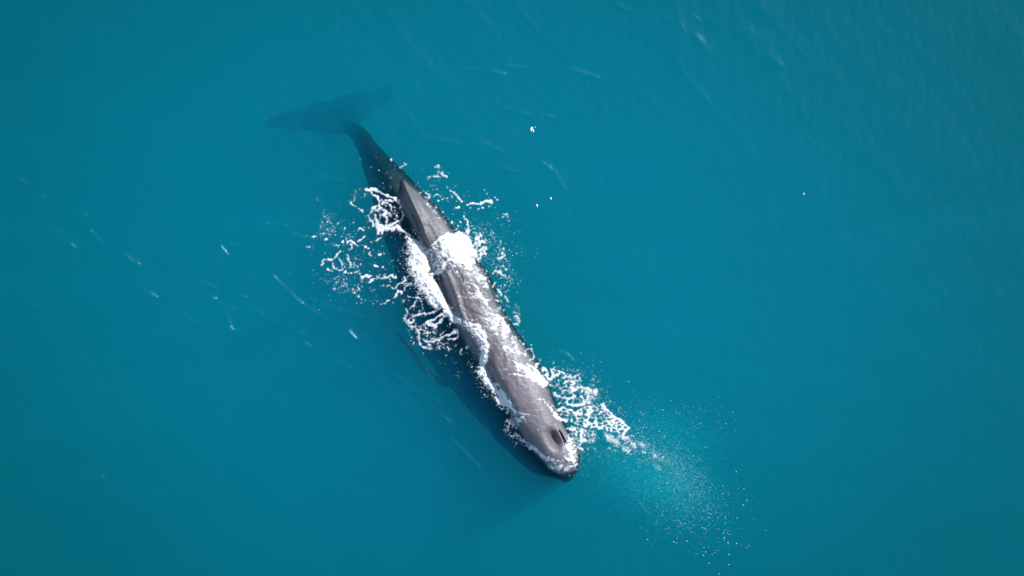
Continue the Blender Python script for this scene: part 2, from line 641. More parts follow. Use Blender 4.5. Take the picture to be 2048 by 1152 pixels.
def slab(lead, trail, zf, thick, n=60, m=24, droop=0.0):
    """a fin: lead/trail edge control points px, zf(s) height, thick(s) half thickness"""
    global nv
    s = np.linspace(0, 1, n)
    Lp = catmull(lead, s * (len(lead) - 1))
    Tp = catmull(trail, s * (len(trail) - 1))
    ph = np.linspace(0, 2 * math.pi, m, endpoint=False)
    out = []
    for i in range(n):
        q = 0.5 - 0.5 * np.cos(ph)
        pxy = Lp[i][None] * (1 - q[:, None]) + Tp[i][None] * q[:, None]
        z0 = zf(s[i])
        hgt = thick(s[i]) * np.sin(ph) * (1 - 0.45 * q)
        zz = z0 + hgt - droop * np.clip(q - 0.35, 0, 1) ** 2 / 0.42
        k_ = (H - zz) / H
        out.append(np.stack([(pxy[:, 0] - 1024) / S * k_, (576 - pxy[:, 1]) / S * k_, zz], -1))
    out = np.array(out)
    a = np.arange(n * m).reshape(n, m) + nv
    b = np.roll(a, -1, axis=1)
    VS.append(out.reshape(-1, 3))
    FS.append(np.stack([a[:-1], b[:-1], b[1:], a[1:]], -1).reshape(-1, 4))
    nv += n * m
    VS.append(np.array([out[0].mean(0), out[-1].mean(0)]))
    global tri_caps
    tri_caps = np.concatenate([tri_caps,
                               np.stack([np.full(m, nv), b[0], a[0]], -1),
                               np.stack([np.full(m, nv + 1), a[-1], b[-1]], -1)])
    nv += 2


# tail flukes: left lobe, right lobe
slab([(706, 262), (684, 267), (660, 269), (630, 264), (598, 263), (566, 258), (546, 259), (532, 254), (525, 246)],
     [(712, 180), (690, 186), (664, 195), (636, 198), (608, 208), (584, 213), (560, 221), (541, 228), (527, 238)],
     lambda s: -2.35 - 1.1 * s ** 1.5, lambda s: 0.14 * (1 - s) + 0.04, droop=1.3)
slab([(688, 262), (712, 250), (736, 233), (758, 218), (776, 206), (788, 190), (790, 172)],
     [(690, 188), (712, 181), (732, 182), (750, 178), (760, 166), (772, 157), (786, 161)],
     lambda s: -2.40 - 2.1 * math.sin(math.pi * min(1, s * .72)) ** 2 - .4 * s, lambda s: 0.14 * (1 - s) + 0.04, droop=1.1)
# left pectoral fin trailing along the flank
slab([(895, 752), (872, 748), (850, 728), (826, 700), (804, 676), (788, 662)],
     [(896, 778), (876, 770), (856, 754), (832, 726), (808, 696), (790, 668)],
     lambda s: -1.55 - 0.55 * s, lambda s: 0.09 * (1 - s) + 0.04, droop=0.5)

Vw = np.vstack(VS)
Fq = np.concatenate(FS)
Ft = np.concatenate([tri_caps, Fq[:, [0, 1, 2]], Fq[:, [0, 2, 3]]])
raw = mesh_np("whale_raw", Vw, Ft, None)
md = raw.modifiers.new("remesh", 'REMESH')
md.mode = 'VOXEL'
md.voxel_size = 0.024
sm = raw.modifiers.new("smooth", 'SMOOTH')
sm.factor = 0.5
sm.iterations = 6
dg = bpy.context.evaluated_depsgraph_get()
ev = raw.evaluated_get(dg)
me = bpy.data.meshes.new_from_object(ev)
bpy.data.objects.remove(raw)
me.name = "sperm_whale"
nvv = len(me.vertices)
co = np.empty(nvv * 3, np.float32)
me.vertices.foreach_get("co", co)
co = co.reshape(-1, 3)
no = np.empty(nvv * 3, np.float32)
me.vertices.foreach_get("normal", no)
no = no.reshape(-1, 3)
up = sstep(-0.05, 0.35, no[:, 2])
kk = H / (H - co[:, 2])
wx = co[:, 0] * kk * S + 1024
wy = 576 - co[:, 1] * kk * S


def line_prof(pts, ws):
    return seg_field(wx, wy, pts, ws)


def bodyframe(cx, cy, ang=58.5):
    a = math.radians(ang)
    dx, dy = wx - cx, wy - cy
    return dx * math.cos(a) + dy * math.sin(a), -dx * math.sin(a) + dy * math.cos(a)


dz = np.zeros(nvv)
# hump and the sharp ridge running forward from it
RP = [(808, 361), (814, 378), (822, 396), (833, 420), (846, 452), (856, 480), (863, 505)]
dm, sg = np.full(nvv, 1e9), np.ones(nvv)
for (ax, ay), (bx_, by_) in zip(RP[:-1], RP[1:]):
    dx_, dy_ = bx_ - ax, by_ - ay
    tt = np.clip(((wx - ax) * dx_ + (wy - ay) * dy_) / (dx_ * dx_ + dy_ * dy_), 0, 1)
    qx, qy = wx - ax - tt * dx_, wy - ay - tt * dy_
    d_ = np.hypot(qx, qy)
    side = np.sign(dx_ * qy - dy_ * qx)
    sg = np.where(d_ < dm, side, sg)
    dm = np.minimum(d_, dm)
amp = np.interp(wy, [357, 362, 374, 395, 430, 465, 505], [0, .16, .36, .40, .32, .20, 0])
wl = np.interp(wy, [360, 400, 505], [9, 13, 9])
wr = np.interp(wy, [360, 385, 440, 505], [8, 24, 40, 30])
dz += amp * np.where(sg > 0, np.clip(1 - dm / wl, 0, 1) ** 1.2, np.clip(1 - dm / (1.35 * wr), 0, 1) ** 2.2)
# second soft ridge to its right
f = line_prof([(838, 400), (856, 430), (876, 470), (890, 500)], [6, 9, 9, 5])
dz += 0.035 * sstep(0, 1, f)
# creases left of the ridge and down the back
f = line_prof([(826, 425), (836, 448), (848, 476), (860, 502)], [4, 6, 6, 4])
dz -= 0.10 * sstep(0, 1, f)
f = line_prof([(868, 520), (880, 548), (890, 570), (898, 592), (905, 616), (912, 636)], [5, 6, 6, 6, 6, 4])
dz -= 0.08 * sstep(0, 1, f)
f = line_prof([(880, 552), (888, 575), (896, 600)], [3, 4, 3])
dz -= 0.05 * sstep(0, 1, f)
f = line_prof([(895, 545), (906, 575), (916, 605), (930, 640)], [8, 11, 11, 8])
dz += 0.05 * sstep(0, 1, f)
# hollow behind the blowhole, nostril slit and lips
u, v = bodyframe(1108, 879, 63)
dz -= 0.34 * np.exp(-((np.abs(u) / 18) ** 2.6 + (np.abs(v) / 9.5) ** 2))
u, v = bodyframe(1085, 880, 58)
dz += 0.06 * np.exp(-((u / 30) ** 2 + (v / 16) ** 2))
f = line_prof([(1119, 862), (1124, 871), (1129, 881), (1132, 894)], [2.4, 3, 3, 2.4])
dz -= 0.16 * sstep(0, 1, f)
u, v = bodyframe(1132, 876, 66)
dz += 0.16 * np.exp(-((u / 15) ** 2 + (v / 5.5) ** 2))
# shallow dip where the bank of water lies against the head
f = line_prof([(978, 712), (975, 735), (985, 760), (1000, 785)], [14, 18, 16, 10])
dz -= 0.06 * sstep(0, 1, f)
# wrinkled, uneven back
ua = co[:, 0] * 0.52 - co[:, 1] * 0.854
va_ = co[:, 0] * 0.854 + co[:, 1] * 0.52
back = np.interp(wy, [380, 450, 700, 800, 880], [.6, 1, .8, .25, .1])
dz += 0.05 * (fbm(co[:, 0] * 1.6, co[:, 1] * 1.6, 4, 71) - 0.5) + 0.012 * (fbm(co[:, 0] * 7, co[:, 1] * 7, 3, 72) - 0.5)
# prune-like folds across and along the back
fold = 1 - np.abs(2 * fbm(ua * 2.2, va_ * 4.2, 3, 73) - 1)
dz -= 0.026 * back * fold ** 5
# slack, uneven flanks and fin edges below the waterline
deep = sstep(-0.4, -1.1, co[:, 2])
co[:, 0] += (deep * 0.11 * (fbm(co[:, 0] * 2.3 + 9, co[:, 1] * 2.3, 3, 81) - 0.5)).astype(np.float32)
co[:, 1] += (deep * 0.11 * (fbm(co[:, 0] * 2.3, co[:, 1] * 2.3 + 9, 3, 82) - 0.5)).astype(np.float32)
co[:, 2] += (dz * up).astype(np.float32)
me.vertices.foreach_set("co", co.ravel())
me.polygons.foreach_set("use_smooth", np.ones(len(me.polygons), bool))
me.update()
me.materials.clear()
me.materials.append(M_SKIN)
whale = bpy.data.objects.new("sperm_whale", me)
COL.objects.link(whale)
tag(whale, "grey sperm whale surfacing diagonally, blowhole end at lower right, flukes under water", "whale")

tri = np.array([p.vertices[:] if len(p.vertices) == 4 else (*p.vertices[:], p.vertices[0]) for p in me.polygons], dtype=int)
bvh = BVHTree.FromPolygons([tuple(c) for c in co.tolist()], [tuple(p.vertices) for p in me.polygons])

# ------------------------------------------------------------------ foam, droplets, bubbles
# foam is relief: cells of a fine raster (0.7 cm) kept where foam lies, lifted off the water or skin
FX0, FX1, FY0, FY1, FS_ = 600, 1360, 270, 965, 0.5
fxs = np.arange(FX0, FX1, FS_) + FS_ / 2
fys = np.arange(FY0, FY1, FS_) + FS_ / 2
FXm, FYm = np.meshgrid(fxs.astype(np.float32), fys.astype(np.float32))
# meandering of the strokes
w1x = 9 * (fbm(FXm / 16, FYm / 16, 3, 101) - 0.5)
w1y = 9 * (fbm(FXm / 16, FYm / 16, 3, 131) - 0.5)
w2x = 6.5 * (fbm(FXm / 3.6, FYm / 3.6, 3, 161) - 0.5)
w2y = 6.5 * (fbm(FXm / 3.6, FYm / 3.6, 3, 191) - 0.5)
XW, YW = FXm + w1x + w2x, FYm + w1y + w2y


def uni(n, k=2.4):
    return np.clip((n - 0.5) * k + 0.5, 0.02, 0.98)


N_MED = uni(fbm(FXm / 2.6, FYm / 2.6, 3, 211), 3.0)          # clots
N_FINE = uni(fbm(FXm / 1.0, FYm / 1.0, 2, 241), 2.8)         # bubbles
N_BIG = uni(fbm(FXm / 11, FYm / 11, 3, 271), 2.4)


def fwin(a, pad):
    a = np.asarray(a, float)
    i0 = int(np.clip((a[:, 1].min() - pad - FY0) / FS_, 0, len(fys)))
    i1 = int(np.clip((a[:, 1].max() + pad - FY0) / FS_ + 1, 0, len(fys)))
    j0 = int(np.clip((a[:, 0].min() - pad - FX0) / FS_, 0, len(fxs)))
    j1 = int(np.clip((a[:, 0].max() + pad - FX0) / FS_ + 1, 0, len(fxs)))
    return slice(i0, i1), slice(j0, j1)


class Layer:
    def __init__(self, name, label, lift=0.02, puff=0.05):
        self.name, self.label, self.lift, self.puff = name, label, lift, puff
        self.mask = np.zeros(FXm.shape, bool)
        self.dense = np.zeros(FXm.shape, np.float32)

    def line(self, pts, wdt, s=1.3, fine=0.68, gaps=0.0):
        """a thread or streak of foam; gaps breaks it into pieces"""
        ws = wdt if isinstance(wdt, (list, tuple)) else [wdt] * len(pts)
        ws = [q_ * 0.74 for q_ in ws]
        sl = fwin(pts, max(ws) + 9)
        f = seg_field(XW[sl], YW[sl], pts, ws)
        p = np.clip(f * 1.25, 0, 1.0) * s * 0.76
        if gaps:
            p = p * sstep(gaps - 0.18, gaps + 0.18, N_BIG[sl])
        nz = N_MED[sl] * (1 - fine) + N_FINE[sl] * fine
        self.mask[sl] |= (p > nz) & (f > 0)

    def band(self, pts, wdt, s=1.2, fine=0.6, puff=1.0, power=1.0):
        """thick churned foam with gauzy edges"""
        ws = wdt if isinstance(wdt, (list, tuple)) else [wdt] * len(pts)
        sl = fwin(pts, max(ws) + 9)
        f = np.clip(seg_field(XW[sl], YW[sl], pts, ws), 0, 1)
        p = np.clip(f * 1.5, 0, 1) ** power * s
        nz = N_MED[sl] * (1 - fine) + N_FINE[sl] * fine
        self.mask[sl] |= (p > nz) & (f > 0.02)
        self.dense[sl] = np.maximum(self.dense[sl], puff * sstep(0.05, 0.8, f))

    def blob(self, x, y, rx, ry=None, ang=0):
        ry = ry or rx
        sl = fwin([(x, y)], max(rx, ry) * 2 + 3)
        c, s = math.cos(math.radians(ang)), math.sin(math.radians(ang))
        X, Y = FXm[sl] + 0.5 * w2x[sl] - x, FYm[sl] + 0.5 * w2y[sl] - y
        u, v = (X * c + Y * s) / rx, (-X * s + Y * c) / ry
        r = np.hypot(u, v)
        self.mask[sl] |= r < 0.35 + 0.65 * N_MED[sl]

    def dots(self, xs_, ys_, r0=0.55, sig=0.4, rmax=2.2):
        for x, y in zip(xs_, ys_):
            r = min(rmax, 0.66 * r0 * math.exp(sig * rng.standard_normal()))
            k = 1 + 0.7 * rng.random()
            a = rng.random() * 180
            sl = fwin([(x, y)], r * 2 + 1)
            c, s = math.cos(math.radians(a)), math.sin(math.radians(a))
            X, Y = FXm[sl] - x, FYm[sl] - y
            self.mask[sl] |= ((X * c + Y * s) / (r * k)) ** 2 + ((-X * s + Y * c) / r) ** 2 < 1

    def cloud(self, cx, cy, sx, sy, n, ang=0, **kw):
        """loose drops round a centre, gathered in clumps"""
        c, s = math.cos(math.radians(ang)), math.sin(math.radians(ang))
        nc = max(3, n // 7)
        cu, cv = rng.standard_normal(nc), rng.standard_normal(nc)
        k = rng.integers(0, nc, n)
        u = (cu[k] + 0.22 * rng.standard_normal(n)) * sx
        v = (cv[k] + 0.22 * rng.standard_normal(n)) * sy
        self.dots(cx + u * c - v * s, cy + u * s + v * c, **kw)

    def scatter(self, pts, spread, n, **kw):
        """drops along a polyline"""
        a = np.array(pts, float)
        t_ = rng.random(n) * (len(a) - 1)
        i = np.minimum(t_.astype(int), len(a) - 2)
        q = a[i] + (a[i + 1] - a[i]) * (t_ - i)[:, None]
        q = q + rng.standard_normal((n, 2)) * spread
        self.dots(q[:, 0], q[:, 1], **kw)

    def lace(self, poly, cell, th, aniso=1.0, ang=0, seed=0, feather=8, s=1.0, warp=1.0, gaps=0.3):
        """a net of foam threads inside a polygon"""
        a = np.array(poly, float)
        sl = fwin(a, feather + 4)
        X, Y = FXm[sl], FYm[sl]
        inside = np.zeros(X.shape, bool)
        dmin = np.full(X.shape, 1e9, np.float32)
        n = len(a)
        for i in range(n):
            (ax, ay), (bx_, by_) = a[i], a[(i + 1) % n]
            cond = ((ay > Y) != (by_ > Y)) & (X < (bx_ - ax) * (Y - ay) / (by_ - ay + 1e-9) + ax)
            inside ^= cond
            dx, dy = bx_ - ax, by_ - ay
            t_ = np.clip(((X - ax) * dx + (Y - ay) * dy) / (dx * dx + dy * dy + 1e-9), 0, 1)
            dmin = np.minimum(dmin, np.hypot(X - ax - t_ * dx, Y - ay - t_ * dy))
        wgt = sstep(-feather * 0.5, feather, np.where(inside, dmin, -dmin)) * s
        c, sn = math.cos(math.radians(ang)), math.sin(math.radians(ang))
        xx = X + warp * (w1x[sl] * 0.9 + w2x[sl] * 0.7)
        yy = Y + warp * (w1y[sl] * 0.9 + w2y[sl] * 0.7)
        cell = cell * 0.76
        u, v = (xx * c + yy * sn) / (cell * aniso), (-xx * sn + yy * c) / cell
        r2 = np.random.default_rng(500 + seed)
        jx, jy = r2.random((128, 128)).astype(np.float32), r2.random((128, 128)).astype(np.float32)
        ui, vi = np.floor(u).astype(int), np.floor(v).astype(int)
        f1 = np.full(u.shape, 9.0, np.float32)
        f2 = np.full(u.shape, 9.0, np.float32)
        for du in (-1, 0, 1):
            for dv in (-1, 0, 1):
                p_, q_ = ui + du, vi + dv
                d = np.hypot(p_ + jx[p_ & 127, q_ & 127] - u, q_ + jy[p_ & 127, q_ & 127] - v)
                f2 = np.minimum(f2, np.maximum(f1, d))
                f1 = np.minimum(f1, d)
        e = f2 - f1
        tw = 0.52 * th * (0.35 + 1.3 * N_BIG[sl])
        p = np.clip(1.6 * (1 - e / tw), 0, 1.2) * wgt * sstep(gaps - 0.2, gaps + 0.2, 0.6 * N_BIG[sl] + 0.4 * N_MED[sl] + 0.12)
        self.mask[sl] |= p > 0.25 + 0.4 * N_FINE[sl] + 0.3 * N_MED[sl]

    def gauze(self, pts, wdt, s=0.5, ang=0, stretch=5):
        """thin torn film: short parallel streaks"""
        ws = wdt if isinstance(wdt, (list, tuple)) else [wdt] * len(pts)
        sl = fwin(pts, max(ws) + 9)
        f = np.clip(seg_field(XW[sl], YW[sl], pts, ws), 0, 1)
        c, sn = math.cos(math.radians(ang)), math.sin(math.radians(ang))
        X, Y = XW[sl], YW[sl]
        u, v = X * c + Y * sn, -X * sn + Y * c
        nz = uni(fbm(u / (1.9 * stretch), v / 1.9, 3, 311), 2.6) * 0.65 + N_FINE[sl] * 0.35
        self.mask[sl] |= np.clip(f * 1.6, 0, 1) * s * 0.62 > nz


LAYERS = []


def layer(*a, **k):
    l = Layer(*a, **k)
    LAYERS.append(l)
    return l


# --- the burst of white water right of the ridge
b = layer("foam_burst", "thick white burst of foam thrown to the right of the whale's dorsal ridge", 0.012, 0.11)
b.band([(890, 492), (905, 485), (925, 482), (938, 496)], [14, 20, 19, 12], 1.5, 0.5)
b.band([(893, 508), (915, 503), (940, 505), (948, 512)], [12, 25, 17, 9], 1.5, 0.5)
b.band([(898, 522), (920, 521), (945, 522)], [6, 11, 8], 1.2, 0.5, .7)
b.line([(858.7, 504), (863, 491.6), (872.7, 485), (882, 478), (896, 470)], [2.4, 3, 3.5, 4, 6], 1.5)
b.line([(860, 549), (872.7, 546.6), (883, 542), (890, 534), (897, 525)], [4, 5, 5, 5, 6], 1.2)
b.lace([(860, 500), (872, 487), (888, 486), (890, 520), (886, 545), (868, 548), (856, 530)], 7, .55, 1, 0, 1, 5, 1.2, 1.2, .2)
b.line([(935, 466), (937, 455), (932.5, 444), (929, 434)], [4, 3, 2.6, 2], 1.3)
b.line([(912, 468), (922, 466), (936, 463)], 2.2, 1.3)
b.line([(904, 462), (916, 460), (926, 457), (934, 459)], 1.6, 1.0, gaps=.35)
for x, y, r in ((904, 445, 2.6), (916, 452, 3), (921, 445, 2.4), (914, 458, 1.6), (944, 452, 2), (948, 457, 1.8)):
    b.blob(x, y, r, r * .8, 40)
b.line([(930, 566), (916, 553), (908, 540), (906, 528)], [1, 2, 3, 4], .9, gaps=.3)
b.gauze([(905, 528), (935, 540), (965, 552)], [8, 14, 12], .62, 24, 5)
b.gauze([(925, 530), (955, 540)], [8, 8], .6, 20, 5)

# --- scattered lace and drops to the right of the burst
r = layer("foam_scatter", "loose white foam specks and threads scattered right of the burst of foam", 0.006, 0.02)
r.lace([(938, 455), (960, 462), (975, 478), (980, 505), (975, 520), (955, 528), (945, 515), (948, 480)], 11, .5, 1, 0, 2, 6, 1.0, 1.2, .42)
r.cloud(958, 490, 14, 20, 150)
r.cloud(990, 505, 22, 34, 210, r0=.6)
r.cloud(1020, 530, 13, 28, 110, r0=.55)
r.scatter([(955, 455), (975, 462), (995, 476), (1010, 490)], 4, 60, r0=.6)
r.line([(960, 517), (972, 520), (984, 521), (993, 517), (1004, 518.5), (1007, 512), (1004, 506)], 2.3, 1.1, gaps=.3)
r.line([(953, 538), (971, 539.6), (977, 544)], [1.6, 2, 1.4], 1.1)
r.line([(978, 551), (990, 544), (1000, 544), (1010, 549)], 3, 1.0, gaps=.4)
for x, y, q in ((1007, 498, 3), (1004, 508, 2.5), (1007, 533, 3), (1012, 538, 2.6), (997, 545, 2.4), (1033, 507, 2), (1013, 540, 2.5),
                (989, 567, 4), (1003, 572, 2.5), (1010, 570, 2), (986, 573, 2.5), (978, 563, 2.2), (965, 484, 4), (972, 497, 3)):
    r.blob(x, y, q, q * .7, rng.random() * 180)
r.cloud(1000, 560, 18, 10, 60)
r.line([(997, 580), (1004, 590)], 2.3, 1.2)
r.line([(1011, 593), (1019, 602)], 2.2, 1.2, gaps=.3)
r.line([(1023, 628), (1038, 636), (1040, 643), (1029, 648)], 2.6, 1.1, gaps=.38)
r.cloud(1015, 600, 12, 26, 130, -25)
r.cloud(1032, 640, 7, 8, 70)
r.cloud(1036, 605, 5, 26, 30, -25, r0=.45)
r.scatter([(1037, 660), (1050, 690), (1064, 712)], 5, 40)
r.line([(1048, 704), (1062, 699), (1066, 710), (1062, 719), (1054, 722)], 2.4, 1.1, gaps=.3)
r.line([(1040, 682), (1048, 688)], 2.2, 1.1)
r.cloud(1052, 692, 8, 8, 25)
# upper right flecks
r.line([(935, 410), (946, 407), (955, 409), (962, 408), (971, 403), (983, 401), (988, 407)], [3.4, 3.4, 2.6, 3.2, 3.6, 4, 2.5], 1.7)
for x, y, q in ((957, 418, 3.4), (966, 416, 3.4), (941, 416, 2), (917, 415, 4), (912, 416, 3), (895, 396, 2.8), (877, 402, 3.4), (874, 334, 1.6),
                (876, 331, 2.6), (870, 334, 1.8), (884, 336, 2), (974, 388, 2.3), (969, 380, 2.1), (995, 400, 2.2), (990, 395, 1.7), (978, 396, 1.6),
                (978, 413, 2), (991, 415, 2), (886, 425, 2.2), (872, 415, 2), (961, 390, 1.5), (928, 392, 2), (923, 404, 2.5), (885, 400, 2.4)):
    r.blob(x, y, q, q * .65, -30 + 60 * rng.random())
r.line([(867, 391.5), (874, 389), (882, 394)], 2.2, 1.2)
r.line([(901, 382), (911, 389), (922, 402)], 2.4, 1.1, gaps=.35)
r.line([(855, 357.5), (863, 353)], 2, 1.3)
r.line([(869, 353), (876, 350), (881, 353)], 2.2, 1.2)
r.line([(883, 345), (890, 353), (895, 356)], 3.6, .95, gaps=.3)
r.cloud(893, 373, 24, 12, 120, 20, r0=.5)
r.cloud(880, 345, 12, 9, 50)
r.cloud(905, 395, 24, 6, 60, 25)
r.line([(1007, 429), (1014, 430), (1017, 434)], 2.4, 1.0, gaps=.25)
r.cloud(1008, 436, 7, 6, 34)
r.line([(855, 385), (858, 390), (858, 396)], 2.6, 1.0)
r.gauze([(838, 384), (858, 410), (886, 440)], [5, 7, 6], .52, 60, 2)
r.scatter([(826, 352), (846, 380), (868, 410), (890, 440)], 4, 90, r0=.5)
r.scatter([(880, 440), (900, 450)], 4, 30)
r.line([(799, 333), (806, 331), (811, 330)], [2.5, 3.4, 2.4], 1.0, fine=.6)
for x, y, q in ((782, 320, 3), (758, 341, 2.2), (721, 319, 1.6), (810, 327, 2), (822, 338, 1.4)):
    r.blob(x, y, q, q * .7, 60)
r.scatter([(740, 318), (765, 325), (800, 345), (815, 355)], 9, 50, r0=.5)
r.scatter([(745, 335), (790, 352)], 5, 22, r0=.6)

# --- ring of foam left of the hump
g = layer("foam_ring", "curling ring of white foam threads on the water left of the dorsal hump", 0.006, 0.03)
g.line([(732, 380), (746, 377.5), (760, 384.6), (776, 391.6), (791, 402)], [3.6, 4.6, 3.6, 2.8, 4], 1.5)
g.blob(791, 398, 5, 4, 60)
g.blob(795, 404, 3.4, 3)
g.line([(740, 381), (747, 391), (756, 395), (759.5, 405), (757, 411)], [2.4, 3, 4.6, 2.6, 2.4], 1.2)
g.line([(764, 398), (767, 403), (778, 403), (787, 405)], 2.2, 1.2)
g.line([(763, 407), (772, 406), (778, 411), (783, 422)], 2.5, 1.1)
g.line([(760, 411), (749, 417), (741, 429), (738, 440), (744, 448), (752, 458)], [3.4, 5, 3.6, 5, 3, 2], 1.0, gaps=.18)
g.line([(750, 431), (752, 440), (754, 449), (761, 455), (772, 455), (786, 451), (796, 445), (805, 440), (807, 430), (804, 423)], [3, 4.5, 5, 6, 5, 5, 5, 4.4, 3.4, 3.6], 1.15)
g.line([(752, 457), (761, 461), (772, 459), (784, 458), (796, 457), (808, 462), (817, 469), (824, 477)], [5, 7, 6, 6.5, 6, 4, 2.6, 2], 1.15)
for x, y, q in ((757, 464, 5), (765, 466, 4), (784, 464, 3), (738, 431, 3.4), (741, 440, 3.2), (749, 417, 4), (758, 418, 3.2), (751, 431, 2.6), (805, 423, 3)):
    g.blob(x, y, q, q * .75, rng.random() * 180)
g.line([(796, 401), (799, 411), (801, 416)], 2.8, 1.1)
g.line([(767, 420), (774, 427), (773, 435), (776, 442), (773, 447)], 2.5, 1.15)
g.line([(762, 434), (772, 431)], 2.4, 1.2)
g.line([(774, 427), (782, 430)], 2, 1.0)
g.lace([(745, 412), (768, 402), (800, 412), (812, 440), (800, 462), (768, 470), (742, 455), (736, 432)], 13, .20, 1, 0, 3, 5, .8, 1.3, .6)
g.line([(704, 404), (706, 411), (714, 416), (719, 420), (727, 423)], 2.3, 1.1, gaps=.2)
g.scatter([(722, 377), (709, 390), (702, 403)], 3, 40, r0=.55)
g.scatter([(733, 382), (728, 395)], 3, 20, r0=.6)
g.cloud(775, 432, 18, 20, 110, r0=.6)
g.scatter([(755, 365), (790, 380)], 7, 30, r0=.55)
g.scatter([(735, 420), (760, 470), (800, 470)], 8, 60, r0=.55)

# --- loose threads left of the whale
l = layer("foam_threads", "broken white foam threads and specks strewn on the sea left of the whale's back", 0.006, 0.02)
for pts, wd, gp in (
        ([(716, 482), (724, 477), (732, 473)], 2.7, 0), ([(748, 485), (761, 475)], 2.5, .2), ([(694, 485), (704, 482), (714, 491)], 3.2, .2),
        ([(710, 468), (719, 458), (727, 461)], 2.2, .3), ([(671, 489), (677, 492), (684, 483)], 2.2, .2),
        ([(641, 531), (648, 529), (646, 523), (651, 520), (657, 517)], 2.5, 0), ([(667, 515), (671, 510), (678, 504), (682, 492), (684, 485)], [3.5, 4, 3, 2.2, 2], .15),
        ([(690, 505), (702, 501), (704, 490), (706, 484)], 2.3, .25), ([(668, 529), (667, 538), (676, 540), (686, 538)], 2.4, .15),
        ([(651, 542), (658, 541), (664, 544)], 2.7, .1), ([(677, 518), (684, 528)], 2.5, .1), ([(697, 510), (698, 520), (703, 527), (702, 532)], [2.2, 3.4, 3, 2], 0),
        ([(740, 566), (748, 560), (755, 557), (767, 556), (776, 552), (785, 550), (791, 556)], [2.5, 4.4, 4, 3, 3.6, 4, 2], .1), ([(749, 562), (760, 570)], 2, .2),
        ([(756, 549), (762, 555)], 1.6, 0), ([(707, 546), (716, 545.5)], 1.8, .2), ([(740, 504), (744, 511)], 2.5, 0), ([(743, 487), (757, 479)], 2.6, .2),
        ([(715, 569), (717, 578)], 1.7, .1), ([(718, 589), (719, 597)], 1.7, 0), ([(770, 608), (775, 603), (782, 602)], 2.5, 0),
        ([(787, 599), (794, 592), (792, 588), (799, 584), (806, 585), (803, 590)], [2.5, 4.6, 3.4, 4.4, 4, 3], 0), ([(793, 577), (795, 570), (803, 565), (811, 562), (806, 556)], 3.4, 0),
        ([(810, 582), (813, 574), (824, 571), (821, 566), (808, 570)], 2.5, .1), ([(772, 574), (777, 571), (788, 577)], 2, .2), ([(726, 555), (733, 552), (741, 553)], 3.4, .1)):
    l.line(pts, wd, 1.25, gaps=gp)
for x, y, a, b_, an in ((661, 520, 6, 3.4, 20), (691, 545, 4, 3, 0), (702, 547, 3, 1.8, 10), (719, 547, 2.4, 1.6, 50), (726, 554, 5, 4, 10), (737, 554, 4, 2.5, -20),
                        (752, 532, 6, 3.3, 30), (766, 535, 2.6, 2.3, 0), (759, 510, 5, 2.8, -20), (732, 495, 3, 2.4, 0), (737, 498, 2, 1.6, 0), (765, 492, 2.5, 2, 0),
                        (778, 485, 1.8, 1.4, 0), (653, 478, 3.2, 1.8, 40), (677, 447, 1.7, 1.5, 0), (667, 453, 1.5, 1.5, 0), (690, 456, 1.7, 1.6, 0), (650, 434, 1.5, 1.4, 0),
                        (768, 508, 2, 1.4, 90), (777, 524, 1.4, 1.2, 0), (783, 522, 1.5, 1.2, 0), (786, 520, 1.3, 1.1, 0), (786, 605, 1.8, 1.4, 0), (782, 563, 2, 1.3, 20), (746, 540, 1.4, 1, 0),
                        (723, 606, 2.2, 1.6, 0), (747, 608, 1.8, 1.5, 0), (763, 609, 2.2, 1.2, 30), (715, 606, 1.4, 1.2, 0), (760, 550, 2, 1.5, 0), (767, 551, 2, 1.5, 0)):
    l.blob(x, y, a, b_, an)
l.cloud(656, 448, 18, 15, 170, r0=.6)
l.cloud(650, 470, 16, 9, 70, r0=.55)
l.cloud(690, 478, 26, 10, 90, r0=.6)
l.cloud(720, 450, 12, 10, 30, r0=.6)
l.cloud(690, 566, 15, 13, 150, r0=.6)
l.cloud(668, 560, 10, 10, 40, r0=.5)
l.cloud(736, 574, 12, 8, 50, r0=.6)
l.cloud(695, 525, 22, 12, 110, r0=.6)
l.cloud(730, 540, 26, 10, 70, r0=.55)
l.cloud(770, 560, 18, 12, 50, r0=.55)
l.cloud(622, 524, 4, 10, 12, r0=.4)
l.scatter([(700, 580), (725, 604), (770, 606)], 4, 40, r0=.55)
l.scatter([(706, 518), (731, 518)], .8, 18, r0=.6)
l.scatter([(735, 497), (748, 515), (770, 500)], 6, 40, r0=.55)

# --- wash band down the left of the back
k = layer("foam_wash", "dense white band of foam washing down along the left side of the whale's back", 0.012, 0.07)
k.band([(838, 500), (846, 525), (850, 550), (863, 572), (875, 590), (886, 606), (897, 622), (905, 635)], [9, 16, 17, 14, 13, 12, 12, 12], 1.2, 0.45)
k.band([(822, 482), (834, 495), (838, 520), (838, 545), (848, 568)], [12, 23, 32, 32, 24], .66, .6, .4)
k.band([(850, 572), (862, 592), (874, 612)], [24, 21, 13], .58, .6, .3)
k.gauze([(815, 475), (830, 500), (838, 520)], [8, 14, 12], .62, 60, 3)
k.lace([(840, 478), (856, 500), (866, 520), (872, 545), (858, 552), (850, 520), (842, 500)], 8, .5, 1.2, 60, 5, 5, 1.1, 1.2, .25)
k.line([(818, 480), (830, 487), (842, 490), (852, 500), (860, 512)], 3.2, 1.0, gaps=.2)
k.scatter([(815, 495), (805, 525), (812, 560)], 6, 70, r0=.6)
k.band([(903, 634), (912, 640), (920, 644)], [11, 9, 7], 1.2, .5, .8)

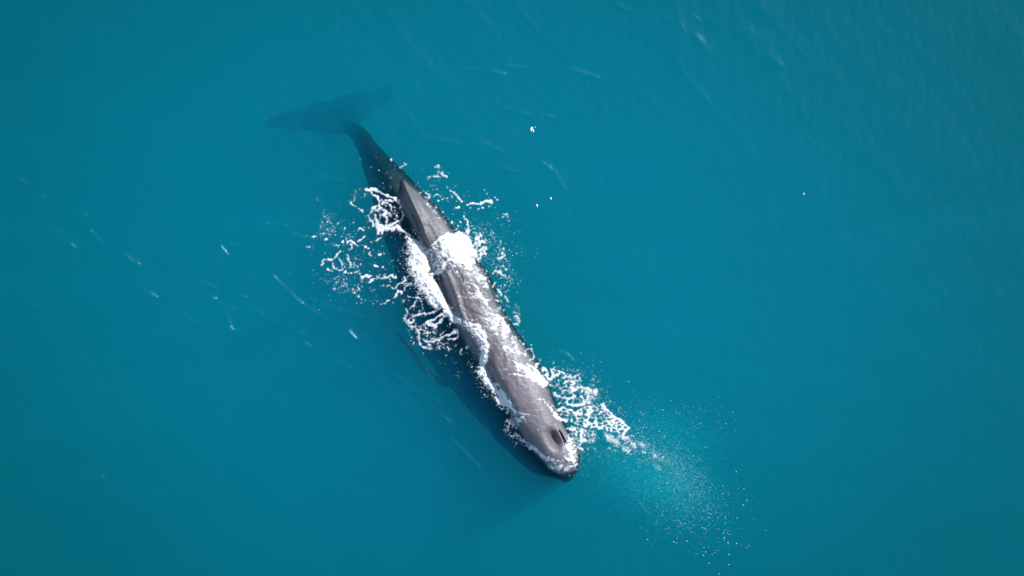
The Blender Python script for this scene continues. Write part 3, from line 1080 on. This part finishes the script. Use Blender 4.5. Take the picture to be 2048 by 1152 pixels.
# --- swirling threads left of the band
s_ = layer("foam_swirls", "looping white foam swirls over the dark flank left of the wash band", 0.006, 0.02)
for pts, wd, gp in (
        ([(876, 617), (867, 623), (857, 628), (840, 631), (828, 631), (821, 636), (819, 642), (827, 645)], [4, 3.4, 3, 3, 3.4, 3, 3, 2.4], .0),
        ([(812, 614), (813, 628), (813, 636), (816, 646), (825, 652), (832, 650)], 2.2, .12), ([(807, 642), (806, 637), (810, 635)], 2, 0),
        ([(884, 628), (873, 638), (865, 643), (856, 642), (848, 648)], [6, 4.6, 4, 3, 2], .0), ([(892, 632), (880, 646), (872, 652), (862, 648)], [7, 5, 3.6, 2.4], .1),
        ([(917, 661), (908, 665), (900, 672), (889, 676), (876, 679), (862, 682), (851, 680), (845, 677)], [4, 3.4, 3, 2.8, 2.8, 3, 3, 2.4], .0),
        ([(917, 664), (915, 672), (907, 678), (896, 680)], 1.9, .15), ([(838, 672), (838, 683), (843, 691), (854, 695), (863, 696)], 2.5, .12),
        ([(834, 647), (836, 658), (838, 670), (839, 678)], 2.4, .25), ([(848, 667), (862, 664), (874, 661), (884, 656)], 2.6, .2),
        ([(830, 603), (825, 613), (817, 614)], 2, .1), ([(814, 591), (821, 594), (837, 596), (845, 600)], 2, .2), ([(842, 604), (844, 620), (846, 628)], 1.8, .3),
        ([(845, 646), (856, 645), (868, 655), (880, 652)], 2.2, .25), ([(903, 640), (900, 655), (890, 662), (884, 668)], [3, 2.4, 2, 1.6], .2),
        ([(923, 709), (922, 703), (927, 698)], 1.9, .0), ([(893, 706), (897, 702), (894, 697)], 1.8, .0), ([(935, 690), (936, 697)], 1.4, .0)):
    s_.line(pts, wd, 1.25, gaps=gp)
s_.blob(853, 666, 4.4, 3.4)
s_.blob(828, 640, 3, 4)
s_.cloud(856, 672, 18, 14, 190, r0=.65)
s_.cloud(842, 656, 12, 14, 120, r0=.6)
s_.cloud(822, 606, 9, 14, 60, r0=.6)
s_.cloud(838, 612, 10, 12, 50, r0=.6)
s_.scatter([(860, 695), (885, 695), (905, 685)], 5, 60, r0=.6)
s_.cloud(900, 705, 22, 12, 40, r0=.55)
s_.cloud(925, 700, 20, 14, 90, r0=.5)
s_.cloud(862, 690, 14, 6, 70, r0=.6)
s_.lace([(832, 646), (862, 642), (884, 656), (868, 680), (848, 690), (834, 676)], 9, .28, 1.3, 20, 6, 5, .85, 1.3, .52)
s_.cloud(905, 735, 22, 18, 22, r0=.5)

# --- foam ridge winding down to the head
h = layer("foam_ridge", "winding textured foam ridge lying on the left of the whale's head and shoulder", 0.012, 0.08)
RID = [(905, 634), (920, 643), (934, 648), (945, 652), (954, 656), (961, 665), (968, 677), (971, 690), (970, 703), (967, 718), (965, 731), (967, 745), (972, 757), (979, 768), (987, 777), (996, 785), (1005, 793), (1013, 803), (1021, 813)]
RW = [12, 11, 11, 12, 12, 11, 10, 9, 9, 9, 10, 12, 13, 13, 13, 13, 12, 10, 7]
h.band(RID, RW, .80, .45, .9, .8)
h.gauze(RID[4:], [q + 2 for q in RW[4:]], .95, 62, 3.2)
h.line([(972, 680), (975, 695), (973, 712), (972, 730), (975, 745), (982, 760), (991, 772), (1003, 785), (1014, 797)], 3, 1.1, gaps=.25)
h.lace([(925, 650), (955, 655), (972, 690), (970, 720), (958, 700), (940, 670), (922, 662)], 8, .4, 1, 0, 7, 6, 1.0, 1.2, .35)
h.scatter([(950, 735), (955, 755), (965, 780), (985, 800)], 6, 130, r0=.6)
h.scatter([(935, 690), (948, 715), (945, 735)], 8, 70, r0=.5)
h.line([(996, 800), (1008, 808), (1020, 816), (1036, 824), (1052, 827), (1068, 829)], [9, 8, 6, 4, 2.4, 1.2], 1.2)
h.lace([(985, 790), (1010, 805), (1045, 824), (1058, 838), (1035, 846), (1003, 822), (990, 806)], 8, .42, 1.6, 35, 8, 5, 1.0, 1.2, .35)
h.line([(980, 800), (984, 808), (995, 815)], 2, 1.0, gaps=.25)
h.lace([(1000, 832), (1030, 836), (1045, 850), (1035, 864), (1012, 860)], 8, .36, 1.3, 40, 9, 6, .95, 1.3, .45)
h.cloud(1020, 850, 13, 9, 110, 40, r0=.6)
h.cloud(1045, 845, 14, 10, 80, 40, r0=.45)
h.scatter([(1008, 858), (1028, 878), (1050, 895)], 5, 90, r0=.5)
h.gauze([(1030, 868), (1048, 884), (1062, 896), (1078, 906), (1096, 916), (1112, 921)], [6, 7, 8, 8, 7, 5], .80, 40, 2)
h.scatter([(1028, 868), (1056, 890), (1078, 904), (1100, 918)], 4, 210, r0=.6)
h.line([(1058, 893), (1072, 901), (1088, 911), (1104, 919), (1122, 922)], [2, 2.6, 2.6, 2.2, 1.6], 1.0, gaps=.3)
h.cloud(1085, 870, 30, 18, 70, 55, r0=.4)

# --- splash at the nose
n_ = layer("nose_splash", "small white splash breaking against the tip of the whale's head", 0.02, 0.12)
n_.band([(1132, 888), (1138, 900), (1142, 912), (1148, 926)], [4, 7, 8, 4], .62, .5)
n_.band([(1120, 922), (1132, 914), (1142, 918)], [4, 7, 5], .55, .6)
for pts in ([(1136, 880), (1146, 877), (1154, 876)], [(1138, 888), (1150, 885), (1158, 883)], [(1140, 896), (1150, 897)], [(1134, 872), (1140, 870)]):
    n_.line(pts, [3.6, 2.6, 1.4][:len(pts)], 1.0, fine=.7)
n_.scatter([(1140, 880), (1150, 905), (1150, 930)], 5, 150, r0=.5)
n_.gauze([(1100, 930), (1125, 936), (1148, 934)], [8, 13, 11], .66, -10, 5)
n_.gauze([(1138, 880), (1148, 900), (1150, 920)], [8, 9, 8], .5, -20, 3)

# --- torn film and streaks on the right flank
q = layer("flank_foam", "torn white foam streaks draining across the whale's right flank", 0.008, 0.015)
q.line([(930, 565), (944, 567), (956, 574), (962, 586), (970, 597), (974, 609), (981, 617)], [2, 3, 3.4, 5, 5, 4, 2.6], 1.0, fine=.6)
q.line([(931, 580), (943, 583), (956, 588), (966, 598), (978, 600), (986, 598)], [1.6, 2.4, 3.4, 4, 2.4, 1.4], .95, fine=.6)
q.line([(915, 595), (932, 593), (950, 594), (962, 600)], 1.7, .95, gaps=.25)
q.line([(925, 641), (941, 638), (965, 636), (993, 635)], [1.6, 2, 2.2, 2.4], 1.0, gaps=.12)
q.line([(973, 622), (989, 628), (996, 635), (1008, 639), (1006, 649), (1018, 661), (1005, 668), (1012, 678), (999, 681)], [2, 2.6, 3.4, 4.4, 5, 4.4, 3.4, 3, 2], 1.1, fine=.5)
q.lace([(985, 634), (1008, 636), (1022, 660), (1012, 682), (992, 668), (984, 650)], 7, .42, 1.6, 20, 10, 5, .85, 1.2, .40)
q.line([(967, 643), (980, 646), (993, 650)], 2.2, 1.0, gaps=.15)
q.line([(966, 652), (978, 653), (991, 655)], 1.8, 1.0, gaps=.2)
q.line([(1006, 695), (1015, 690), (1022, 692)], 2.3, 1.0, gaps=.2)
q.line([(1011, 708), (1026, 700), (1040, 708)], 2.5, .9, gaps=.3)
q.gauze([(935, 560), (965, 600), (985, 640), (1005, 675)], [14, 22, 24, 18], .38, 15, 5)
q.gauze([(990, 590), (1005, 630), (1022, 670), (1040, 705)], [10, 11, 11, 10], .44, 60, 4)
q.gauze([(1010, 690), (1030, 712), (1050, 735)], [14, 18, 12], .46, 30, 5)
q.gauze([(950, 545), (975, 570)], [10, 12], .60, 20, 4)
q.line([(932, 549), (944, 552), (960, 554), (977, 556)], [2, 3, 3.2, 2.6], 1.0, fine=.6, gaps=.12)
q.line([(910, 531), (914, 540), (917, 546)], [2.2, 2.4, 3], 1.0)
q.line([(929, 563), (944, 566), (955, 572)], 2.8, .9, gaps=.2)
q.scatter([(930, 600), (955, 640), (980, 690)], 14, 110, r0=.36)
q.scatter([(990, 660), (1020, 700), (1050, 750), (1075, 800)], 14, 70, r0=.34)
for pts, wd in (([(988, 745), (1000, 740), (1017, 736)], 1.1), ([(1049, 770), (1062, 776), (1075, 779)], 1.2), ([(1048, 806), (1062, 803), (1076, 802)], 1.0),
                ([(1068, 797), (1087, 799), (1099, 812), (1105, 822)], [1.4, 2, 2.2, 2]), ([(990, 757), (1004, 753), (1022, 751)], .9), ([(1040, 700), (1052, 712)], 1.2),
                ([(1010, 770), (1024, 766)], .9), ([(1096, 800), (1106, 812), (1114, 826)], [1.6, 2, 1.6])):
    q.line(pts, wd, 1.0, gaps=.2)
q.band([(1030, 726), (1044, 734), (1063, 748), (1077, 756), (1089, 766)], [3, 5, 8, 10, 8], 1.15, .5, .8)
q.line([(1017, 748), (1035, 748), (1050, 753), (1069, 758), (1086, 766)], [1.4, 2.4, 3.6, 6, 6], 1.2)
q.line([(1053, 728), (1068, 737), (1081, 750)], [2.4, 4.5, 5], 1.2)
q.gauze([(1035, 735), (1060, 750), (1085, 768)], [6, 10, 9], .6, 32, 5)

# --- the lace of foam right of the head
e = layer("foam_lace", "wide net of white foam lace floating on the water right of the whale's head", 0.006, 0.02)
for pts, wd, gp in (
        ([(1201, 811), (1216, 820), (1226, 831), (1239, 838), (1248, 849), (1257, 857)], [4, 4, 4.4, 5, 5.4, 4], 0), ([(1252, 859), (1247, 870), (1245, 877)], [5, 4.4, 3], .1),
        ([(1110, 823), (1126, 816), (1142, 820), (1152, 828), (1163, 832)], [4, 3.4, 3.6, 3, 3], 0), ([(1110, 829), (1118, 837), (1135, 843)], [5, 4, 3.4], .05),
        ([(1137, 810), (1154, 812), (1172, 810)], 2.2, 0), ([(1179, 813), (1168, 818), (1156, 822), (1156, 828)], 3, 0),
        ([(1109, 788), (1115, 793), (1126, 796), (1134, 797), (1148, 795), (1150, 790), (1144, 784)], [3.6, 2.4, 2.2, 3, 4, 3.6, 4.4], 0),
        ([(1134, 797), (1134, 805), (1141, 811), (1155, 810), (1170, 809)], 2.6, 0), ([(1163, 794), (1170, 804), (1178, 806)], [4, 4, 3], 0),
        ([(1098, 770), (1108, 773), (1120, 770), (1117, 762), (1121, 755), (1134, 754)], 2.5, .05), ([(1087, 731), (1094, 743), (1092, 754), (1101, 758), (1106, 749), (1102, 739), (1110, 737)], [3, 3.4, 2.6, 3, 4, 3.4, 3], .05),
        ([(1106, 754), (1117, 749), (1120, 744), (1127, 748)], 3, 0), ([(1136, 751), (1145, 756), (1154, 750), (1156, 748)], 3, .1), ([(1144, 763), (1151, 770)], 3.4, 0),
        ([(1142, 776), (1152, 777), (1163, 772), (1167, 779), (1163, 784)], [4, 3.4, 4, 4, 3.4], 0), ([(1169, 776), (1181, 782), (1195, 784), (1193, 777)], 3, .2),
        ([(1125, 779), (1134, 782)], 2.6, 0), ([(1163, 861), (1164, 875), (1161, 887), (1154, 896), (1146, 898)], [3, 4.4, 4, 5, 3], .12), ([(1135, 857), (1145, 859), (1152, 861)], 2.6, 0),
        ([(1170, 882), (1173, 894), (1176, 903)], 2.4, .25), ([(1074, 728), (1073, 736), (1070, 742)], 3.4, 0), ([(1055, 730), (1062, 733)], 3, 0)):
    e.line(pts, wd, 1.3, gaps=gp)
e.blob(1110, 828, 6, 5)
e.blob(1110, 786, 3.4, 2.6)
e.lace([(1110, 824), (1126, 815), (1150, 822), (1178, 812), (1205, 806), (1232, 832), (1256, 858), (1240, 868), (1200, 862), (1165, 856), (1130, 842)], 9.5, .50, 1.6, 12, 11, 5, 1.15, 1.0, .12)
e.lace([(1165, 770), (1190, 775), (1206, 795), (1215, 815), (1190, 818), (1170, 812)], 8, .42, 1, 0, 12, 6, 1.0, 1.2, .35)
e.lace([(1078, 734), (1110, 738), (1160, 752), (1172, 772), (1150, 790), (1122, 780), (1092, 768)], 13, .30, 1, 0, 13, 6, 1.0, 1.4, .48)
e.lace([(1108, 786), (1140, 778), (1170, 800), (1150, 815), (1118, 815)], 15, .22, 1.2, 0, 14, 6, .95, 1.3, .5)
e.lace([(1132, 846), (1200, 860), (1190, 885), (1165, 905), (1140, 890)], 7.5, .36, 1.3, 10, 15, 8, .95, 1.3, .46)
e.lace([(1200, 862), (1255, 866), (1300, 890), (1296, 910), (1255, 912), (1215, 888)], 6, .42, 1.2, 20, 16, 9, .95, 1.3, .46)
e.lace([(1290, 880), (1340, 912), (1352, 930), (1330, 936), (1296, 915)], 5.5, .30, 1.2, 30, 17, 8, .8, 1.3, .55)
e.cloud(1140, 765, 28, 16, 150, 30, r0=.6)
e.cloud(1180, 780, 22, 14, 120, 35, r0=.6)
e.scatter([(1090, 722), (1130, 738), (1165, 752), (1200, 785), (1225, 808), (1250, 838)], 6, 210, r0=.5)
e.cloud(1130, 800, 18, 20, 110, 40, r0=.6)
e.cloud(1165, 880, 20, 18, 170, 30, r0=.55)
e.cloud(1200, 890, 26, 16, 140, 20, r0=.5)
e.cloud(1265, 890, 26, 14, 240, 25, r0=.55)
e.cloud(1310, 910, 22, 12, 200, 35, r0=.5)
e.cloud(1270, 850, 22, 18, 90, 40, r0=.42)
e.cloud(1185, 915, 30, 12, 90, 15, r0=.4)
e.cloud(1120, 850, 14, 14, 25, r0=.5)

# ---- lift the rasters into relief
ST_ = 4.0
cxs = np.arange(FX0 - 4, FX1 + 8, ST_)
cys = np.arange(FY0 - 4, FY1 + 8, ST_)
CX, CY = np.meshgrid(cxs, cys)
wxs, wys = (CX - 1024) / S, (576 - CY) / S
skin = np.full(CX.shape, -9.0)
for i in range(CX.shape[0]):
    for j in range(CX.shape[1]):
        hit = bvh.ray_cast(Vector((wxs[i, j], wys[i, j], 5.0)), Vector((0, 0, -1)))
        if hit[0] is not None:
            skin[i, j] = hit[0].z
skin = np.maximum(skin, -1.0)


def base_z(px, py):
    fx = np.clip((px - cxs[0]) / ST_, 0, len(cxs) - 1.001)
    fy = np.clip((py - cys[0]) / ST_, 0, len(cys) - 1.001)
    i, j = fx.astype(int), fy.astype(int)
    a, b = fx - i, fy - j
    sk = skin[j, i] * (1 - a) * (1 - b) + skin[j, i + 1] * a * (1 - b) + skin[j + 1, i] * (1 - a) * b + skin[j + 1, i + 1] * a * b
    return np.maximum(sk, grid_water((px - 1024) / S, (576 - py) / S))


def blur(a, r_):
    a = a.astype(np.float32)
    for ax in (0, 1):
        c_ = np.cumsum(np.pad(a, [(r_ + 1, r_) if ax == d else (0, 0) for d in (0, 1)], mode='edge'), axis=ax, dtype=np.float64)
        a = (np.take(c_, range(2 * r_ + 1, c_.shape[ax]), ax) - np.take(c_, range(0, c_.shape[ax] - 2 * r_ - 1), ax)) / (2 * r_ + 1)
    return a


taken = np.zeros(FXm.shape, bool)
LUMP = fbm(FXm / 9, FYm / 9, 4, 401)
for L_ in LAYERS:
    core = L_.mask & ~taken
    s2, s5 = blur(core, 2), blur(core, 5)
    # round the close-packed foam lies a thin skirt of aerated film
    m_ = (core | (s2 > 0.12)) & ~taken
    taken |= m_
    soft = blur(core, 3)
    lift = L_.lift * (0.25 + 0.75 * soft) + 0.014 * soft * LUMP + L_.puff * L_.dense * np.clip(0.25 + 1.5 * (LUMP - 0.3), 0, 1.4) * soft
    ny_, nx_ = m_.shape
    cnt = np.zeros((ny_ + 1, nx_ + 1), np.int8)
    hs = np.zeros((ny_ + 1, nx_ + 1), np.float32)
    for a in (0, 1):
        for b2 in (0, 1):
            cnt[a:a + ny_, b2:b2 + nx_] += m_
            hs[a:a + ny_, b2:b2 + nx_] += np.where(m_, lift, 0)
    used = cnt > 0
    vid = np.full(cnt.shape, -1, np.int64)
    vid[used] = np.arange(used.sum())
    yi, xi = np.nonzero(used)
    vx, vy = FX0 + xi * FS_, FY0 + yi * FS_
    zb = base_z(vx.astype(float), vy.astype(float))
    hh = hs[used] / np.maximum(cnt[used], 1)
    hh = np.where(cnt[used] < 4, 0.5 * hh, hh) + 0.002
    # round off the raster corners a little
    jit = (rng.random((len(vx), 2)) - 0.5) * 0.25
    vv = np.stack([(vx + jit[:, 0] - 1024) / S, (576 - vy - jit[:, 1]) / S, zb + hh], -1)
    yi, xi = np.nonzero(m_)
    ff = np.stack([vid[yi + 1, xi], vid[yi + 1, xi + 1], vid[yi, xi + 1], vid[yi, xi]], -1)
    o = mesh_np(L_.name, vv, ff, M_FOAM)
    # how closely the bubbles pack: single specks and edges are thin films the water shows through
    s2p = np.pad(s2, ((0, 1), (0, 1)), mode='edge')[used]
    s5p = np.pad(s5, ((0, 1), (0, 1)), mode='edge')[used]
    cov = (np.clip(0.85 * s2p + 0.45 * s5p - 0.06, 0.03, 1.0) ** 1.15).astype(np.float32)
    o.data.attributes.new("packing", 'FLOAT', 'POINT').data.foreach_set("value", cov)
    tag(o, L_.label, "foam", "stuff")


# ---- drops of the blow: tiny solids falling on and into the water
def solids(name, pos, rad, mat, stretch=1.0):
    n = len(pos)
    base = np.array([(1, 0, 0), (-1, 0, 0), (0, 1, 0), (0, -1, 0), (0, 0, 1), (0, 0, -1)], np.float32)
    fc = np.array([(0, 2, 4), (2, 1, 4), (1, 3, 4), (3, 0, 4), (2, 0, 5), (1, 2, 5), (3, 1, 5), (0, 3, 5)])
    a = rng.random(n) * 6.283
    c_, s2 = np.cos(a), np.sin(a)
    bx_ = base[None, :, 0] * c_[:, None] - base[None, :, 1] * s2[:, None]
    by_ = base[None, :, 0] * s2[:, None] + base[None, :, 1] * c_[:, None]
    bz = np.repeat(base[None, :, 2], n, 0)
    v = np.stack([bx_, by_ * stretch, bz], -1) * rad[:, None, None] + pos[:, None, :]
    f = fc[None] + (np.arange(n) * 6)[:, None, None]
    return mesh_np(name, v.reshape(-1, 3), f.reshape(-1, 3), mat, smooth=False)


def gauss(cx, cy, sx, sy, ang, n):
    u, v = rng.standard_normal(n) * sx, rng.standard_normal(n) * sy
    a = math.radians(ang)
    return np.stack([cx + u * math.cos(a) - v * math.sin(a), cy + u * math.sin(a) + v * math.cos(a)], -1)


def to_world(px, z):
    k_ = (H - z) / H
    return np.stack([(px[:, 0] - 1024) / S * k_, (576 - px[:, 1]) / S * k_, z], -1)


pp = np.vstack([gauss(1372, 950, 40, 20, 52, 450), gauss(1345, 985, 50, 40, 30, 220), gauss(1320, 910, 40, 14, 35, 300),
                gauss(1375, 1020, 42, 34, 20, 260), gauss(1300, 900, 60, 24, 38, 400), gauss(1420, 1040, 45, 30, 0, 130), gauss(1390, 830, 50, 20, 10, 120)])
pz = np.abs(rng.standard_normal(len(pp))) * 0.25 + 0.02
prad = 0.0044 * np.exp(0.35 * rng.standard_normal(len(pp)))
big = [(185, 530), (223, 590), (245, 715), (352, 368), (250, 318), (633, 472), (498, 580), (582, 612), (648, 582), (684, 585), (703, 662), (680, 692), (453, 745),
       (468, 750), (455, 772), (512, 773), (560, 772), (555, 860), (568, 855), (588, 885), (575, 875), (550, 875), (580, 940), (555, 908), (635, 945), (716, 958),
       (700, 972), (420, 970), (452, 965), (410, 997), (432, 1000), (376, 1013), (495, 1005), (475, 1015), (585, 1016), (455, 1075), (410, 840), (428, 845), (310, 928),
       (222, 934), (240, 940), (247, 905), (168, 848), (190, 843), (273, 828), (298, 815), (50, 918), (262, 868), (520, 1145), (418, 1022), (545, 565), (575, 690), (178, 548), (142, 546), (328, 632), (20, 182), (42, 182), (150, 66), (428, 310)]
bp_ = np.array([(1280 + x / 3.291, 800 + y / 3.291) for x, y in big])
pp = np.vstack([pp, bp_])
pz = np.concatenate([pz, 0.1 + 0.5 * rng.random(len(bp_))])
prad = np.concatenate([prad, 0.008 + 0.007 * rng.random(len(bp_))])
o = solids("blow_droplets", to_world(pp, pz), prad, M_DROP, 1.2)
tag(o, "fine white droplets of the whale's blow falling on the sea at lower right", "spray", "stuff")

# fine spray over the splashes
sp = np.vstack([gauss(915, 490, 34, 26, 20, 700), gauss(845, 540, 20, 40, -20, 600), gauss(1080, 755, 22, 12, 35, 250), gauss(1142, 905, 12, 22, -20, 350), gauss(970, 500, 40, 40, 0, 350),
                gauss(960, 650, 18, 50, -30, 250), gauss(700, 520, 45, 50, 0, 300), gauss(1180, 810, 60, 40, 40, 450)])
szz = base_z(sp[:, 0], sp[:, 1]) + 0.05 + np.abs(rng.standard_normal(len(sp))) * 0.12
o = solids("spray_droplets", np.stack([(sp[:, 0] - 1024) / S, (576 - sp[:, 1]) / S, szz], -1), 0.005 * np.exp(0.4 * rng.standard_normal(len(sp))), M_DROP)
tag(o, "tiny white spray drops hanging over the foam along the whale's back", "spray", "stuff")

# bubbles driven under the surface by the breath: a pale cloud in the water
bb = np.vstack([gauss(1280, 950, 66, 38, 24, 20000), gauss(1350, 955, 56, 46, 40, 15000), gauss(1190, 880, 60, 28, 35, 8000), gauss(1330, 860, 55, 26, 20, 6500)])
bz_ = -0.5 - 1.1 * rng.random(len(bb)) ** 1.3
o = solids("bubble_cloud", to_world(bb, bz_), 0.0026 + 0.0032 * rng.random(len(bb)), M_BUBBLE)
tag(o, "pale turquoise cloud of fine bubbles under the surface ahead of the whale's head", "bubbles", "stuff")


# ---- single flecks of foam drifting apart from the rest
def fleck(px, py, lobes, label):
    vv, ff, off = [], [], 0
    for dx, dy, rx, ry, an in lobes:
        a0 = math.radians(an)
        nu, nvr = 12, 6
        pts = []
        for i in range(nvr + 1):
            ph = math.pi / 2 * i / nvr
            for j in range(nu):
                q_ = 2 * math.pi * j / nu
                rr = 1 + 0.18 * math.sin(3 * q_ + dx) + 0.10 * rng.standard_normal()
                x, y = rx * rr * math.cos(q_) * math.cos(ph), ry * rr * math.sin(q_) * math.cos(ph)
                pts.append((dx + x * math.cos(a0) - y * math.sin(a0), dy + x * math.sin(a0) + y * math.cos(a0), 0.7 * min(rx, ry) * math.sin(ph)))
        for i in range(nvr):
            for j in range(nu):
                a_, b_2 = i * nu + j, i * nu + (j + 1) % nu
                ff.append((off + a_, off + b_2, off + b_2 + nu, off + a_ + nu))
        vv += pts
        off += len(pts)
    o = mesh_np("foam_fleck", np.array(vv) / S, np.array(ff), M_FLECK)
    wx_, wy_ = (px - 1024) / S, (576 - py) / S
    o.location = (wx_, wy_, float(grid_water(np.array([wx_]), np.array([wy_]))[0]) - 0.002)
    tag(o, label, "foam", None, "white foam flecks drifting on the sea")


fleck(1064, 259, [(-1.2, .8, 2.0, 4.8, -14), (2.6, -2.6, 1.3, 3.4, 8), (6.3, 5, .9, 1.0, 0)], "largest drifting white fleck, split in two, on open water above right of the whale")
fleck(1102, 397, [(0, 0, 1.2, 2.9, 10)], "small slim white fleck on open water, upper right one of a close pair")
fleck(1074, 411, [(0, 0, 1.4, 2.9, 14)], "small slim white fleck on open water, lower left one of a close pair")
fleck(1608, 388, [(0, 0, 1.0, 2.4, -12)], "lone tiny white fleck on empty water far to the right of the whale")
